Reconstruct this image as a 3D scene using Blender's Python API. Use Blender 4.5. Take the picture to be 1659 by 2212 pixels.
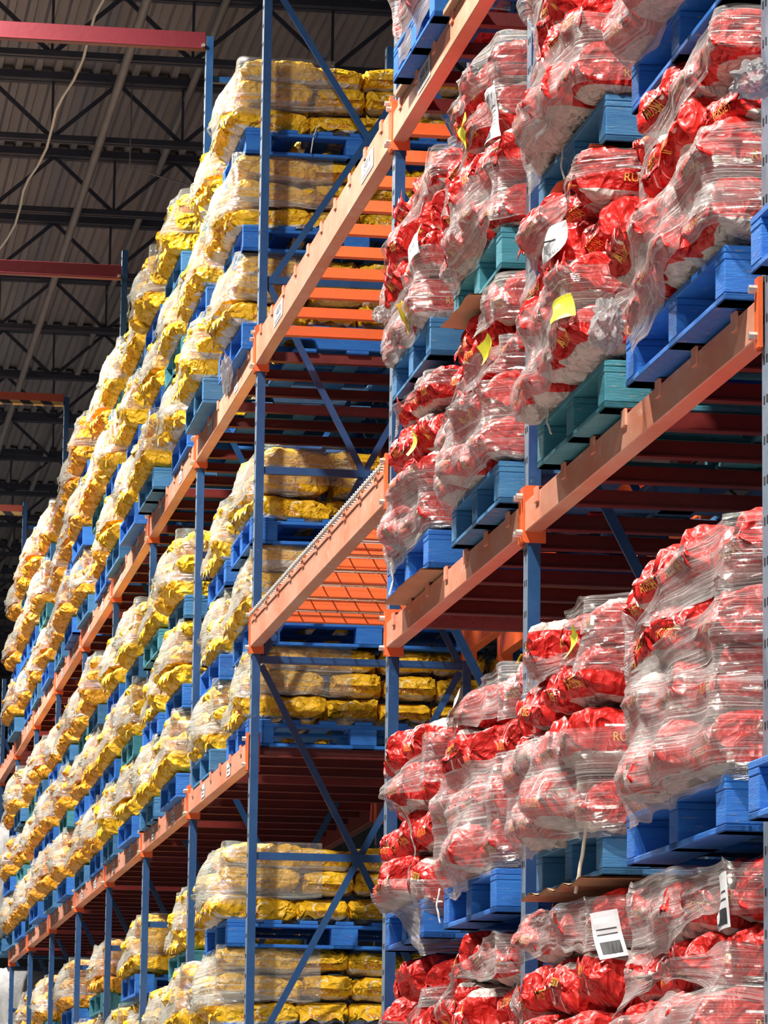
import bpy, math, random
import numpy as np
from mathutils import Vector, Matrix, noise
from mathutils.bvhtree import BVHTree

for o in list(bpy.data.objects):
    bpy.data.objects.remove(o)
SC = bpy.context.scene
COL = SC.collection
RND = random.Random(7)

# ------------------------------------------------------------------ camera
cam_d = bpy.data.cameras.new('camera')
cam = bpy.data.objects.new('camera', cam_d)
COL.objects.link(cam)
R = Vector((0.98793863, -0.15429235, 0.01308209)).normalized()
U = Vector((-0.03848958, -0.1628579, 0.9858985)).normalized()
Fd = Vector((0.14998608, 0.97451074, 0.16683226)).normalized()
cam.matrix_world = Matrix(((R.x, U.x, -Fd.x, 0), (R.y, U.y, -Fd.y, 0), (R.z, U.z, -Fd.z, 1.6), (0, 0, 0, 1)))
cam_d.sensor_fit = 'HORIZONTAL'
cam_d.sensor_width = 36
cam_d.lens = 36 * 8519.9 / 1659
cam_d.clip_end = 300
SC.camera = cam

def project(x, y, z):
    d = Vector((x, y, z - 1.6))
    k = 8519.9 / d.dot(Fd)
    return 829.5 + d.dot(R) * k, 1106 - d.dot(U) * k

# ------------------------------------------------------------------ light
w = bpy.data.worlds.new('world'); SC.world = w; w.use_nodes = True
w.node_tree.nodes['Background'].inputs[0].default_value = (0.62, 0.72, 1.0, 1)
w.node_tree.nodes['Background'].inputs[1].default_value = 0.045
LAMP_Y = (0.5, 7.5, 14.5, 21.5, 28.5, 35.5, 42.5, 49.5)
LAMP_X, LAMP_Z, LAMP_W = -0.35, 9.98, 1200
for ly in LAMP_Y:
    ld = bpy.data.lights.new('high_bay_light', 'AREA')
    ld.shape = 'DISK'; ld.size = 0.42; ld.spread = math.radians(150)
    ld.energy = LAMP_W; ld.color = (1.0, 0.95, 0.87)
    lo = bpy.data.objects.new('high_bay_light', ld)
    lo.location = (LAMP_X, ly, LAMP_Z)
    COL.objects.link(lo)
# added soft fill behind the camera, brightening the faces turned towards it
ld = bpy.data.lights.new('camera_side_fill', 'AREA'); ld.shape = 'RECTANGLE'
ld.size = 5; ld.size_y = 5; ld.energy = 330; ld.color = (0.95, 0.97, 1.0)
lo = bpy.data.objects.new('camera_side_fill', ld)
lo.location = (-3.0, -7.0, 3.6); lo.rotation_euler = (math.radians(88), 0, math.radians(-8))
COL.objects.link(lo)

SC.view_settings.view_transform = 'Standard'
SC.view_settings.look = 'None'
SC.view_settings.gamma = 1
SC.view_settings.use_curve_mapping = False
SC.view_settings.exposure = 0.0
try:
    SC.cycles.transparent_max_bounces = 24
    SC.cycles.max_bounces = 8
except Exception:
    pass

# ------------------------------------------------------------------ materials
def mat(name):
    m = bpy.data.materials.new(name); m.use_nodes = True
    nt = m.node_tree; nt.nodes.clear()
    out = nt.nodes.new('ShaderNodeOutputMaterial')
    return m, nt, out

def N(nt, kind, **kw):
    n = nt.nodes.new('ShaderNode' + kind)
    for k, v in kw.items():
        if k.startswith('i_'):
            n.inputs[k[2:].replace('_', ' ')].default_value = v
        else:
            setattr(n, k, v)
    return n

def math_n(nt, op, a, b=None, clamp=False):
    n = nt.nodes.new('ShaderNodeMath'); n.operation = op; n.use_clamp = clamp
    for i, v in enumerate((a, b)):
        if v is None: continue
        if isinstance(v, (int, float)): n.inputs[i].default_value = v
        else: nt.links.new(v, n.inputs[i])
    return n.outputs[0]

def mixc(nt, fac, a, b):
    n = nt.nodes.new('ShaderNodeMix'); n.data_type = 'RGBA'
    for i, v in ((0, fac), (6, a), (7, b)):
        if isinstance(v, (int, float)): n.inputs[i].default_value = v
        elif isinstance(v, tuple): n.inputs[i].default_value = (*v, 1)
        else: nt.links.new(v, n.inputs[i])
    return n.outputs[2]

def ramp(nt, val, stops):
    n = nt.nodes.new('ShaderNodeValToRGB')
    cr = n.color_ramp
    while len(cr.elements) < len(stops): cr.elements.new(0.5)
    for e, (p, c) in zip(cr.elements, stops):
        e.position = p; e.color = (c, c, c, 1) if isinstance(c, (int, float)) else (*c, 1)
    nt.links.new(val, n.inputs[0])
    return n.outputs[0]

def painted(name, c1, c2, scale=6, rough=0.55, stretch=(1, 1, 1), thr=(0.45, 0.7), c3=None, thr3=(0.62, 0.7), metal=0.0, bump=0.15):
    m, nt, out = mat(name)
    tc = N(nt, 'TexCoord'); mp = N(nt, 'Mapping'); mp.inputs['Scale'].default_value = stretch
    nt.links.new(tc.outputs['Object'], mp.inputs[0])
    geo = N(nt, 'ObjectInfo')
    ad = N(nt, 'VectorMath'); ad.operation = 'ADD'
    nt.links.new(mp.outputs[0], ad.inputs[0]); nt.links.new(geo.outputs['Location'], ad.inputs[1])
    nz = N(nt, 'TexNoise', i_Scale=scale, i_Detail=8.0, i_Roughness=0.65)
    nt.links.new(ad.outputs[0], nz.inputs['Vector'])
    f = ramp(nt, nz.outputs[0], [(thr[0], 0.0), (thr[1], 1.0)])
    c = mixc(nt, f, c1, c2)
    nz2 = N(nt, 'TexNoise', i_Scale=scale * 5, i_Detail=6.0, i_Roughness=0.7)
    nt.links.new(ad.outputs[0], nz2.inputs['Vector'])
    if c3:
        f3 = ramp(nt, nz2.outputs[0], [(thr3[0], 0.0), (thr3[1], 1.0)])
        c = mixc(nt, f3, c, c3)
    b = N(nt, 'BsdfPrincipled', i_Roughness=rough, i_Metallic=metal)
    nt.links.new(c, b.inputs['Base Color'])
    if bump:
        bp = N(nt, 'Bump', i_Strength=bump, i_Distance=0.01)
        nt.links.new(nz2.outputs[0], bp.inputs['Height']); nt.links.new(bp.outputs[0], b.inputs['Normal'])
    nt.links.new(b.outputs[0], out.inputs[0])
    return m

M = {}
M['blue_steel'] = painted('blue_rack_paint', (0.012, 0.055, 0.165), (0.022, 0.08, 0.2), 5, 0.33, c3=(0.12, 0.17, 0.24), thr3=(0.66, 0.74))
M['beam'] = painted('dusty_orange_beam_paint', (0.62, 0.20, 0.11), (0.66, 0.33, 0.23), 2.2, 0.5, (1, 1, 2), (0.35, 0.65), (0.70, 0.5, 0.4), (0.58, 0.78))
M['orange'] = painted('bright_orange_paint', (0.78, 0.13, 0.025), (0.66, 0.12, 0.04), 7, 0.45, c3=(0.2, 0.04, 0.02), thr3=(0.68, 0.74))
M['shaded_red_bar'] = painted('shaded_red_crossbar_paint', (0.12, 0.006, 0.005), (0.17, 0.013, 0.008), 4, 0.5)  # under-shelf shade put into the colour of support bars and rear beams
M['tie_red'] = painted('crimson_tie_beam_paint', (0.12, 0.008, 0.016), (0.10, 0.007, 0.013), 3, 0.5)
M['bolt'] = painted('zinc_bolt', (0.6, 0.58, 0.53), (0.4, 0.37, 0.33), 30, 0.35, metal=0.7)
M['hole'] = painted('punched_hole_dark', (0.01, 0.01, 0.015), (0.02, 0.02, 0.02), 5, 0.9, bump=0)
def wood(name, a, b, raw=(0.30, 0.25, 0.17)):
    return painted(name, a, b, 5, 0.7, (1, 1, 6), (0.35, 0.7), raw, (0.60, 0.72), bump=0.5)
M['pal_blue'] = wood('blue_pallet_paint', (0.006, 0.11, 0.46), (0.015, 0.17, 0.55))
M['pal_dull'] = wood('worn_blue_pallet_paint', (0.02, 0.13, 0.32), (0.05, 0.2, 0.38), (0.25, 0.28, 0.25))
M['pal_teal'] = wood('teal_pallet_paint', (0.02, 0.17, 0.22), (0.05, 0.25, 0.33), (0.33, 0.30, 0.19))
M['raw_wood'] = wood('weathered_bare_wood', (0.27, 0.19, 0.11), (0.36, 0.27, 0.17), (0.16, 0.10, 0.06))
M['ceiling'] = painted('grey_roof_deck_metal', (0.21, 0.195, 0.205), (0.27, 0.25, 0.255), 1.5, 0.6, (1, 0.2, 1), bump=0.05)
M['joist'] = painted('dark_joist_paint', (0.03, 0.034, 0.055), (0.045, 0.045, 0.07), 3, 0.6)
M['pipe'] = painted('grey_pipe', (0.24, 0.23, 0.23), (0.20, 0.19, 0.19), 3, 0.5)
M['concrete'] = painted('warehouse_concrete', (0.20, 0.19, 0.18), (0.15, 0.145, 0.14), 0.6, 0.6, bump=0.05)
M['wall'] = painted('grey_wall_panel', (0.22, 0.22, 0.2), (0.16, 0.16, 0.16), 0.5, 0.7)
M['galv'] = painted('galvanised_wire', (0.5, 0.48, 0.45), (0.42, 0.4, 0.37), 20, 0.4, metal=0.5)
M['paper'] = painted('white_label_paper', (0.58, 0.58, 0.60), (0.48, 0.48, 0.50), 9, 0.6, bump=0.1)
M['greyfilm'] = painted('grey_wrapped_film', (0.36, 0.36, 0.36), (0.25, 0.25, 0.26), 6, 0.25, bump=0.6)
M['faded'] = painted('lighter_blue_grey_paint', (0.16, 0.21, 0.28), (0.22, 0.26, 0.31), 9, 0.4, c3=(0.3, 0.33, 0.36), thr3=(0.6, 0.7))  # lighter blue-grey for the aisle faces of the posts
M['ink'] = painted('black_ink', (0.02, 0.02, 0.025), (0.03, 0.03, 0.03), 9, 0.6, bump=0)
M['note'] = painted('yellow_note_paper', (0.80, 0.78, 0.06), (0.72, 0.66, 0.05), 9, 0.6, bump=0.1)
M['string'] = painted('white_string', (0.7, 0.67, 0.58), (0.6, 0.57, 0.5), 40, 0.8)
M['card'] = painted('brown_cardboard', (0.42, 0.24, 0.13), (0.36, 0.20, 0.10), 5, 0.8)
M['gold'] = painted('golden_print', (0.80, 0.48, 0.08), (0.72, 0.40, 0.06), 9, 0.5, bump=0)
M['redprint'] = painted('brown_red_print', (0.50, 0.13, 0.03), (0.45, 0.1, 0.03), 9, 0.5, bump=0)

# hazard stripes
m, nt, out = mat('hazard_striped_paint')
tc = N(nt, 'TexCoord'); sp = N(nt, 'SeparateXYZ'); nt.links.new(tc.outputs['Object'], sp.inputs[0])
s = math_n(nt, 'ADD', sp.outputs[0], sp.outputs[2]); s = math_n(nt, 'MULTIPLY', s, 5.5)
s = math_n(nt, 'FRACT', s); s = math_n(nt, 'GREATER_THAN', s, 0.5)
zt = math_n(nt, 'LESS_THAN', sp.outputs[2], 0.035); 
c = mixc(nt, s, (0.02, 0.02, 0.03), (0.55, 0.36, 0.12)); c = mixc(nt, zt, (0.4, 0.07, 0.04), c)
b = N(nt, 'BsdfPrincipled', i_Roughness=0.6); nt.links.new(c, b.inputs[0]); nt.links.new(b.outputs[0], out.inputs[0])
M['hazard'] = m

def bag_material(name, ca, cb, pale, line_c, kind):
    m, nt, out = mat(name)
    tc = N(nt, 'TexCoord'); sp = N(nt, 'SeparateXYZ'); nt.links.new(tc.outputs['Object'], sp.inputs[0])
    X, Y, Z = sp.outputs
    oi = N(nt, 'ObjectInfo')
    ad = N(nt, 'VectorMath'); ad.operation = 'ADD'
    nt.links.new(tc.outputs['Object'], ad.inputs[0]); nt.links.new(oi.outputs['Location'], ad.inputs[1])
    P = ad.outputs[0]
    nz = N(nt, 'TexNoise', i_Scale=4.0, i_Detail=3.0); nt.links.new(P, nz.inputs['Vector'])
    c = mixc(nt, nz.outputs[0], ca, cb)
    # pale bottom panel (gusset)
    wob = math_n(nt, 'MULTIPLY', math_n(nt, 'SUBTRACT', nz.outputs[0], 0.5), 0.03)
    zz = math_n(nt, 'ADD', Z, wob)
    lim = -0.055 if kind == 'red' else -0.042
    f = math_n(nt, 'LESS_THAN', zz, lim)
    c = mixc(nt, f, c, pale)
    # thin line with half disc on the long sides
    ay = math_n(nt, 'ABSOLUTE', Y); ax = math_n(nt, 'ABSOLUTE', X)
    side = math_n(nt, 'GREATER_THAN', ax, 0.095)
    if kind == 'red':
        l1 = math_n(nt, 'LESS_THAN', math_n(nt, 'ABSOLUTE', math_n(nt, 'SUBTRACT', Z, 0.012)), 0.0032)
        l2 = math_n(nt, 'LESS_THAN', math_n(nt, 'ABSOLUTE', math_n(nt, 'ADD', Y, 0.035)), 0.075)
        ln = math_n(nt, 'MULTIPLY', l1, l2)
        side = math_n(nt, 'GREATER_THAN', X, 0.095)
        dy = math_n(nt, 'SUBTRACT', Y, 0.02); dz = math_n(nt, 'SUBTRACT', Z, 0.012)
        d = math_n(nt, 'SQRT', math_n(nt, 'ADD', math_n(nt, 'MULTIPLY', dy, dy), math_n(nt, 'MULTIPLY', dz, dz)))
        hd = math_n(nt, 'MULTIPLY', math_n(nt, 'LESS_THAN', d, 0.03), math_n(nt, 'GREATER_THAN', dz, 0))
        g = math_n(nt, 'MULTIPLY', math_n(nt, 'MAXIMUM', ln, hd), side)
        # curl on the end face
        ex = math_n(nt, 'SUBTRACT', X, 0.055); ez = math_n(nt, 'SUBTRACT', Z, 0.02)
        d2 = math_n(nt, 'SQRT', math_n(nt, 'ADD', math_n(nt, 'MULTIPLY', ex, ex), math_n(nt, 'MULTIPLY', ez, ez)))
        ring = math_n(nt, 'MULTIPLY', math_n(nt, 'LESS_THAN', math_n(nt, 'ABSOLUTE', math_n(nt, 'SUBTRACT', d2, 0.026)), 0.0042), math_n(nt, 'LESS_THAN', ex, 0.012))
        flap = math_n(nt, 'MULTIPLY', math_n(nt, 'GREATER_THAN', ay, 0.17), ring)
        l3 = math_n(nt, 'MULTIPLY', math_n(nt, 'LESS_THAN', math_n(nt, 'ABSOLUTE', math_n(nt, 'ADD', X, 0.035)), 0.0035), math_n(nt, 'GREATER_THAN', Z, 0.02))
        l3 = math_n(nt, 'MULTIPLY', l3, math_n(nt, 'GREATER_THAN', ay, 0.12))
        g = math_n(nt, 'MAXIMUM', g, math_n(nt, 'MAXIMUM', flap, l3))
        c = mixc(nt, g, c, line_c)
        gx = math_n(nt, 'LESS_THAN', math_n(nt, 'ABSOLUTE', math_n(nt, 'SUBTRACT', X, 0.0)), 0.022)
        gz = math_n(nt, 'LESS_THAN', math_n(nt, 'ABSOLUTE', math_n(nt, 'ADD', Z, 0.025)), 0.005)
    else:
        def ringf(u, u0, r, cond):
            e = math_n(nt, 'SUBTRACT', u, u0); ez = math_n(nt, 'SUBTRACT', Z, 0.006)
            d = math_n(nt, 'SQRT', math_n(nt, 'ADD', math_n(nt, 'MULTIPLY', e, e), math_n(nt, 'MULTIPLY', ez, ez)))
            q = math_n(nt, 'LESS_THAN', math_n(nt, 'ABSOLUTE', math_n(nt, 'SUBTRACT', d, r)), 0.005)
            q = math_n(nt, 'MULTIPLY', q, math_n(nt, 'LESS_THAN', e, 0.018))
            return math_n(nt, 'MULTIPLY', q, cond)
        g = math_n(nt, 'MAXIMUM', ringf(X, -0.02, 0.034, math_n(nt, 'GREATER_THAN', ay, 0.17)), ringf(Y, 0.03, 0.034, side))
        g = math_n(nt, 'MULTIPLY', g, 0.55)
        c = mixc(nt, g, c, line_c)
        gx = math_n(nt, 'LESS_THAN', math_n(nt, 'ABSOLUTE', math_n(nt, 'SUBTRACT', X, 0.07)), 0.018)
        gz = math_n(nt, 'LESS_THAN', math_n(nt, 'ABSOLUTE', math_n(nt, 'SUBTRACT', Z, 0.0)), 0.004)
    b = N(nt, 'BsdfPrincipled', i_Roughness=0.42)
    b.inputs['Specular IOR Level'].default_value = 0.35
    nt.links.new(c, b.inputs['Base Color'])
    # crumpled paper facets
    nd = N(nt, 'TexNoise', i_Scale=9.0, i_Detail=2.0); nt.links.new(P, nd.inputs['Vector'])
    mx = N(nt, 'VectorMath'); mx.operation = 'MULTIPLY_ADD'; mx.inputs[1].default_value = (0.12, 0.12, 0.12)
    nt.links.new(nd.outputs[1], mx.inputs[0]); nt.links.new(P, mx.inputs[2])
    vo = N(nt, 'TexVoronoi', i_Scale=17.0); nt.links.new(mx.outputs[0], vo.inputs['Vector'])
    vo2 = N(nt, 'TexVoronoi', i_Scale=38.0); nt.links.new(mx.outputs[0], vo2.inputs['Vector'])
    hh = math_n(nt, 'ADD', vo.outputs['Distance'], math_n(nt, 'MULTIPLY', vo2.outputs['Distance'], 0.4))
    bp = N(nt, 'Bump', i_Strength=0.95, i_Distance=0.026)
    nt.links.new(hh, bp.inputs['Height']); nt.links.new(bp.outputs[0], b.inputs['Normal'])
    nt.links.new(b.outputs[0], out.inputs[0])
    return m

M['red_bag'] = bag_material('red_paper_bag', (0.60, 0.024, 0.018), (0.48, 0.014, 0.012), (0.50, 0.43, 0.39), (0.85, 0.82, 0.80), 'red')
M['yellow_bag'] = bag_material('yellow_paper_bag', (0.80, 0.47, 0.018), (0.72, 0.38, 0.012), (0.55, 0.49, 0.42), (0.9, 0.82, 0.6), 'yellow')
M['amber_bag'] = bag_material('amber_paper_bag', (0.82, 0.37, 0.02), (0.76, 0.31, 0.016), (0.6, 0.5, 0.42), (0.9, 0.75, 0.5), 'yellow')

def film_material(name, tint, lo, hi, dens=46, sw=0.78):
    m, nt, out = mat(name)
    uv = N(nt, 'TexCoord')
    mp = N(nt, 'Mapping'); mp.inputs['Scale'].default_value = (1.6, dens, 1)
    nt.links.new(uv.outputs['UV'], mp.inputs[0])
    oi = N(nt, 'ObjectInfo')
    ad = N(nt, 'VectorMath'); ad.operation = 'ADD'
    nt.links.new(mp.outputs[0], ad.inputs[0]); nt.links.new(oi.outputs['Location'], ad.inputs[1])
    s1 = N(nt, 'TexNoise', i_Scale=1.0, i_Detail=5.0, i_Roughness=0.6); nt.links.new(ad.outputs[0], s1.inputs['Vector'])
    g = N(nt, 'TexNoise', i_Scale=16.0, i_Detail=3.0, i_Roughness=0.6); nt.links.new(uv.outputs['Object'], g.inputs['Vector'])
    g2 = N(nt, 'TexNoise', i_Scale=3.5, i_Detail=2.0); nt.links.new(uv.outputs['Object'], g2.inputs['Vector'])
    mp2 = N(nt, 'Mapping'); mp2.inputs['Scale'].default_value = (0.8, dens * 0.22, 1); nt.links.new(uv.outputs['UV'], mp2.inputs[0])
    s2 = N(nt, 'TexNoise', i_Scale=1.0, i_Detail=3.0); nt.links.new(mp2.outputs[0], s2.inputs['Vector'])
    st = ramp(nt, s1.outputs[0], [(0.46, 0.0), (0.62, 1.0)])
    lw = N(nt, 'LayerWeight', i_Blend=0.5)
    st2 = ramp(nt, s2.outputs[0], [(0.42, 0.25), (0.62, 1.0)])
    fac = math_n(nt, 'MULTIPLY', math_n(nt, 'MULTIPLY', st, st2), sw)
    fac = math_n(nt, 'ADD', fac, math_n(nt, 'MULTIPLY', math_n(nt, 'POWER', lw.outputs['Facing'], 2.2), hi))
    fac = math_n(nt, 'ADD', fac, lo)
    big = ramp(nt, g2.outputs[0], [(0.35, 0.65), (0.65, 1.15)])
    fac = math_n(nt, 'MULTIPLY', fac, big, True)
    hsum = math_n(nt, 'ADD', math_n(nt, 'ADD', s1.outputs[0], s2.outputs[0]), math_n(nt, 'MULTIPLY', g.outputs[0], 0.55))
    bp = N(nt, 'Bump', i_Strength=0.9, i_Distance=0.02)
    nt.links.new(hsum, bp.inputs['Height'])
    pr = N(nt, 'BsdfPrincipled', i_Roughness=0.13)
    pr.inputs['Base Color'].default_value = (*tint, 1)
    pr.inputs['Specular IOR Level'].default_value = 0.9
    nt.links.new(bp.outputs[0], pr.inputs['Normal'])
    gl = N(nt, 'BsdfGlossy', i_Roughness=0.13); nt.links.new(bp.outputs[0], gl.inputs['Normal'])
    gl.inputs['Color'].default_value = (1, 0.99, 0.96, 1)
    tr = N(nt, 'BsdfTransparent'); tr.inputs[0].default_value = (0.97, 0.96, 0.96, 1)
    clear = N(nt, 'MixShader'); clear.inputs[0].default_value = 0.12
    nt.links.new(tr.outputs[0], clear.inputs[1]); nt.links.new(gl.outputs[0], clear.inputs[2])
    mx = N(nt, 'MixShader'); nt.links.new(fac, mx.inputs[0])
    nt.links.new(clear.outputs[0], mx.inputs[1]); nt.links.new(pr.outputs[0], mx.inputs[2])
    nt.links.new(mx.outputs[0], out.inputs[0])
    return m
M['film'] = film_material('clear_stretch_film', (0.66, 0.60, 0.59), 0.05, 0.58, 64)
M['film_y'] = film_material('pale_stretch_film', (0.64, 0.64, 0.56), 0.05, 0.92, 30, 0.55)  # paler film for the yellow loads, whiter where seen edge-on
M['film_wad'] = film_material('bunched_stretch_film', (0.8, 0.79, 0.8), 0.5, 0.4, 20)

# ------------------------------------------------------------------ mesh helpers
class MB:
    def __init__(s): s.v = []; s.f = []; s.m = []
    def add(s, vs, fs, mi=0):
        o = len(s.v); s.v += [tuple(v) for v in vs]
        s.f += [tuple(i + o for i in f) for f in fs]; s.m += [mi] * len(fs)
    def box(s, x0, x1, y0, y1, z0, z1, mi=0):
        s.add([(x0, y0, z0), (x1, y0, z0), (x1, y1, z0), (x0, y1, z0), (x0, y0, z1), (x1, y0, z1), (x1, y1, z1), (x0, y1, z1)],
              [(0, 3, 2, 1), (4, 5, 6, 7), (0, 1, 5, 4), (1, 2, 6, 5), (2, 3, 7, 6), (3, 0, 4, 7)], mi)
    def bar(s, a, b, wx, wy, mi=0, up=Vector((0, 1, 0))):
        a = Vector(a); b = Vector(b); d = (b - a).normalized()
        p = up.cross(d).normalized() * wx / 2; q = up.normalized() * wy / 2
        vs = [a - p - q, a + p - q, a + p + q, a - p + q, b - p - q, b + p - q, b + p + q, b - p + q]
        s.add(vs, [(0, 3, 2, 1), (4, 5, 6, 7), (0, 1, 5, 4), (1, 2, 6, 5), (2, 3, 7, 6), (3, 0, 4, 7)], mi)
    def tube(s, pts, r, n=8, mi=0):
        pts = [Vector(p) for p in pts]; o = len(s.v)
        for i, p in enumerate(pts):
            d = (pts[min(i + 1, len(pts) - 1)] - pts[max(i - 1, 0)]).normalized()
            a = d.cross(Vector((0.3, 0.2, 0.9))).normalized(); b2 = d.cross(a)
            for k in range(n):
                t = 2 * math.pi * k / n
                s.v.append(tuple(p + a * (r * math.cos(t)) + b2 * (r * math.sin(t))))
        for i in range(len(pts) - 1):
            for k in range(n):
                s.f.append((o + i * n + k, o + i * n + (k + 1) % n, o + (i + 1) * n + (k + 1) % n, o + (i + 1) * n + k)); s.m.append(mi)
        s.f.append(tuple(o + k for k in range(n))[::-1]); s.m.append(mi)
        e = o + (len(pts) - 1) * n; s.f.append(tuple(e + k for k in range(n))); s.m.append(mi)
    def mesh(s, name, mats, smooth=False):
        me = bpy.data.meshes.new(name); me.from_pydata(s.v, [], s.f)
        for mm in (mats if isinstance(mats, (list, tuple)) else [mats]): me.materials.append(mm)
        me.polygons.foreach_set('material_index', s.m)
        if smooth: me.polygons.foreach_set('use_smooth', [True] * len(s.f))
        me.update(); return me

def link(name, data, parent=None, loc=(0, 0, 0), rot=(0, 0, 0), sc=(1, 1, 1)):
    o = bpy.data.objects.new(name, data); COL.objects.link(o)
    o.location = loc; o.rotation_euler = rot; o.scale = sc
    if parent: o.parent = parent
    return o
def tag(o, label=None, cat=None, group=None, kind=None):
    if label: o['label'] = label
    if cat: o['category'] = cat
    if group: o['group'] = group
    if kind: o['kind'] = kind
    return o
def bevel(o, w=0.004, seg=1):
    b = o.modifiers.new('bevel', 'BEVEL'); b.width = w; b.segments = seg; b.limit_method = 'ANGLE'; return o
def copy_tree(o, parent=None):
    c = o.copy(); COL.objects.link(c); c.parent = parent
    for ch in list(o.children): copy_tree(ch, c)
    return c

# ------------------------------------------------------------------ the building
mb = MB(); mb.box(-20, 20, -12, 80, -0.1, 0)
tag(link('floor', mb.mesh('floor', M['concrete'])), 'grey concrete warehouse floor', 'floor', kind='structure')
# corrugated roof deck, ribs running along the aisle
mb = MB(); zc = 10.25; p = 0.155; xs = np.arange(-16, 14, p); prof = []
for x in xs: prof += [(x, zc), (x + 0.05, zc), (x + 0.065, zc + 0.045), (x + 0.14, zc + 0.045)]
vs = [(x, 17.0, z) for x, z in prof] + [(x, 82.0, z) for x, z in prof]
n = len(prof); mb.add(vs, [(i, i + 1, n + i + 1, n + i) for i in range(n - 1)])
tag(link('ceiling', mb.mesh('ceiling', M['ceiling'])), 'grey corrugated metal roof deck above the dark joists', 'ceiling', kind='structure')
mb = MB(); mb.box(-18, 16, 80, 80.2, 0, 10.3)
for k in range(70): mb.box(-18 + k * 0.5, -17.93 + k * 0.5, 79.95, 80, 0, 10.3)
tag(link('wall_back', mb.mesh('wall_back', M['wall'])), 'far grey ribbed wall at the end of the aisle', 'wall', kind='structure')

for k in range(24):
    y = 18.58 + 2.38 * k
    t = link('roof_joist', None, loc=(0, y, 9.7))
    tag(t, 'dark steel open-web roof joist spanning above the racks', 'joist', 'parallel roof joists under the deck')
    a = MB(); a.box(-15, 13, -0.055, -0.012, 0, 0.045); a.box(-15, 13, 0.012, 0.055, 0, 0.045)
    link('bottom_chord', a.mesh('bottom_chord', M['joist']), t)
    a = MB(); a.box(-15, 13, -0.09, -0.012, 0.49, 0.55); a.box(-15, 13, 0.012, 0.09, 0.49, 0.55)
    link('top_chord', a.mesh('top_chord', M['joist']), t)
    a = MB(); x = -15.0 + (k % 3) * 0.17
    while x < 12:
        a.bar((x, 0, 0.03), (x + 0.52, 0, 0.5), 0.032, 0.024); a.bar((x + 0.52, 0, 0.5), (x + 1.04, 0, 0.03), 0.032, 0.024)
        a.bar((x + 1.04, 0, 0.03), (x + 1.04, 0, 0.5), 0.02, 0.02)
        x += 1.04
    link('web_bars', a.mesh('web_bars', M['joist']), t)
def along(name, x0, z0, r, m, label, cat, y0=17, y1=79, sag=0):
    a = MB(); a.tube([(x0, y0 + (y1 - y0) * i / 30, z0 - sag * math.sin(math.pi * i * 5 / 30) ** 2) for i in range(31)], r, 8)
    return tag(link(name, a.mesh(name, M[m], True)), label, cat)
along('sprinkler_pipe', 2.33, 9.60, 0.034, 'pipe', 'grey sprinkler pipe running along the aisle under the joists', 'pipe')
along('conduit_pipe', 3.05, 10.1, 0.03, 'pipe', 'thinner grey conduit close under the roof deck', 'pipe')
a = MB(); a.tube([(2.04 - 0.0165 * i + 0.02 * math.sin(i * 1.3), 24 + i * 0.5, 9.42 - 0.05 * math.sin(i * 0.66) ** 2) for i in range(46)], 0.011, 6)
tag(link('hanging_cable', a.mesh('hanging_cable', M['string'], True)), 'pale cable strung loosely under the roof joists at far left', 'cable')
a = MB(); a.tube([(2.6, 30.4, 10.25)] + [(2.6 + 0.25 * i, 30.4, 9.5 - 0.25 * math.sin(math.pi * i / 12)) for i in range(13)] + [(5.6, 30.4, 10.25)], 0.006, 6)
tag(link('looped_wire', a.mesh('looped_wire', M['pipe'], True)), 'thin grey wire looping between joists beside the tall yellow stacks', 'wire')

# high bay lamp housings (above the aisle, over the lights)
a = MB()
for i in range(20):
    pass
a.tube([(0, 0, 0.02), (0, 0, 0.07)], 0.30, 20); a.tube([(0, 0, 0.07), (0, 0, 0.3)], 0.10, 14); a.tube([(0, 0, 0.3), (0, 0, 0.8)], 0.01, 6)
lm = a.mesh('high_bay_lamp', M['pipe'])
for ly in LAMP_Y:
    if ly > 17:
        tag(link('high_bay_lamp', lm, loc=(LAMP_X, ly, LAMP_Z)), 'round high bay lamp hanging over the middle of the aisle', 'lamp', 'high bay lamps in a row')

# ------------------------------------------------------------------ rack frames, beams, crossbars
XF, XR = 2.40, 3.50          # aisle faces of the front and rear posts
def post_mesh(h, zfrom=0.0):
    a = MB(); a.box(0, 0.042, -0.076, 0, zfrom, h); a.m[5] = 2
    z = zfrom + 0.05
    while z < h - 0.05:
        for yy in (-0.052, -0.024):
            a.box(-0.0015, 0.001, yy - 0.0055, yy + 0.0055, z, z + 0.019, 1)
        z += 0.102
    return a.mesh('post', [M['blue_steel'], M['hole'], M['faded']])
post_cache = {}
def frame(y, h, label, x=XF, group=None, dx=XR - XF):
    t = link('rack_upright_frame', None, loc=(x, y, 0)); tag(t, label, 'rack frame', group)
    if h not in post_cache: post_cache[h] = post_mesh(h)
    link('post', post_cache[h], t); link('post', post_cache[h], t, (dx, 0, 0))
    for i, z in enumerate((1.22, 2.22, 3.22, 4.23, 5.22, 6.23, 8.12)):
        if z > h: continue
        a = MB(); a.box(0.042, dx, -0.055, -0.02, z - 0.019, z + 0.019)
        link('horizontal_brace', a.mesh('horizontal_brace', M['blue_steel']), t)
    for z, pz in ((2.22, 1.98), (4.23, 1.98), (6.20, 1.64)):
        if z + pz > h + 0.3: continue
        for sgn in (0, 1):
            a = MB(); p0, p1 = (0.05, -0.03, z), (dx - 0.01, -0.03, z + pz)
            if sgn: p0, p1 = (0.05, -0.045, z + pz), (dx - 0.01, -0.045, z)
            a.bar(p0, p1, 0.034, 0.012)
            link('diagonal_brace', a.mesh('diagonal_brace', M['blue_steel']), t)
    return t
P4, P3, P2, P1 = 9.41, 12.57, 15.49, 20.05
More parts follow.
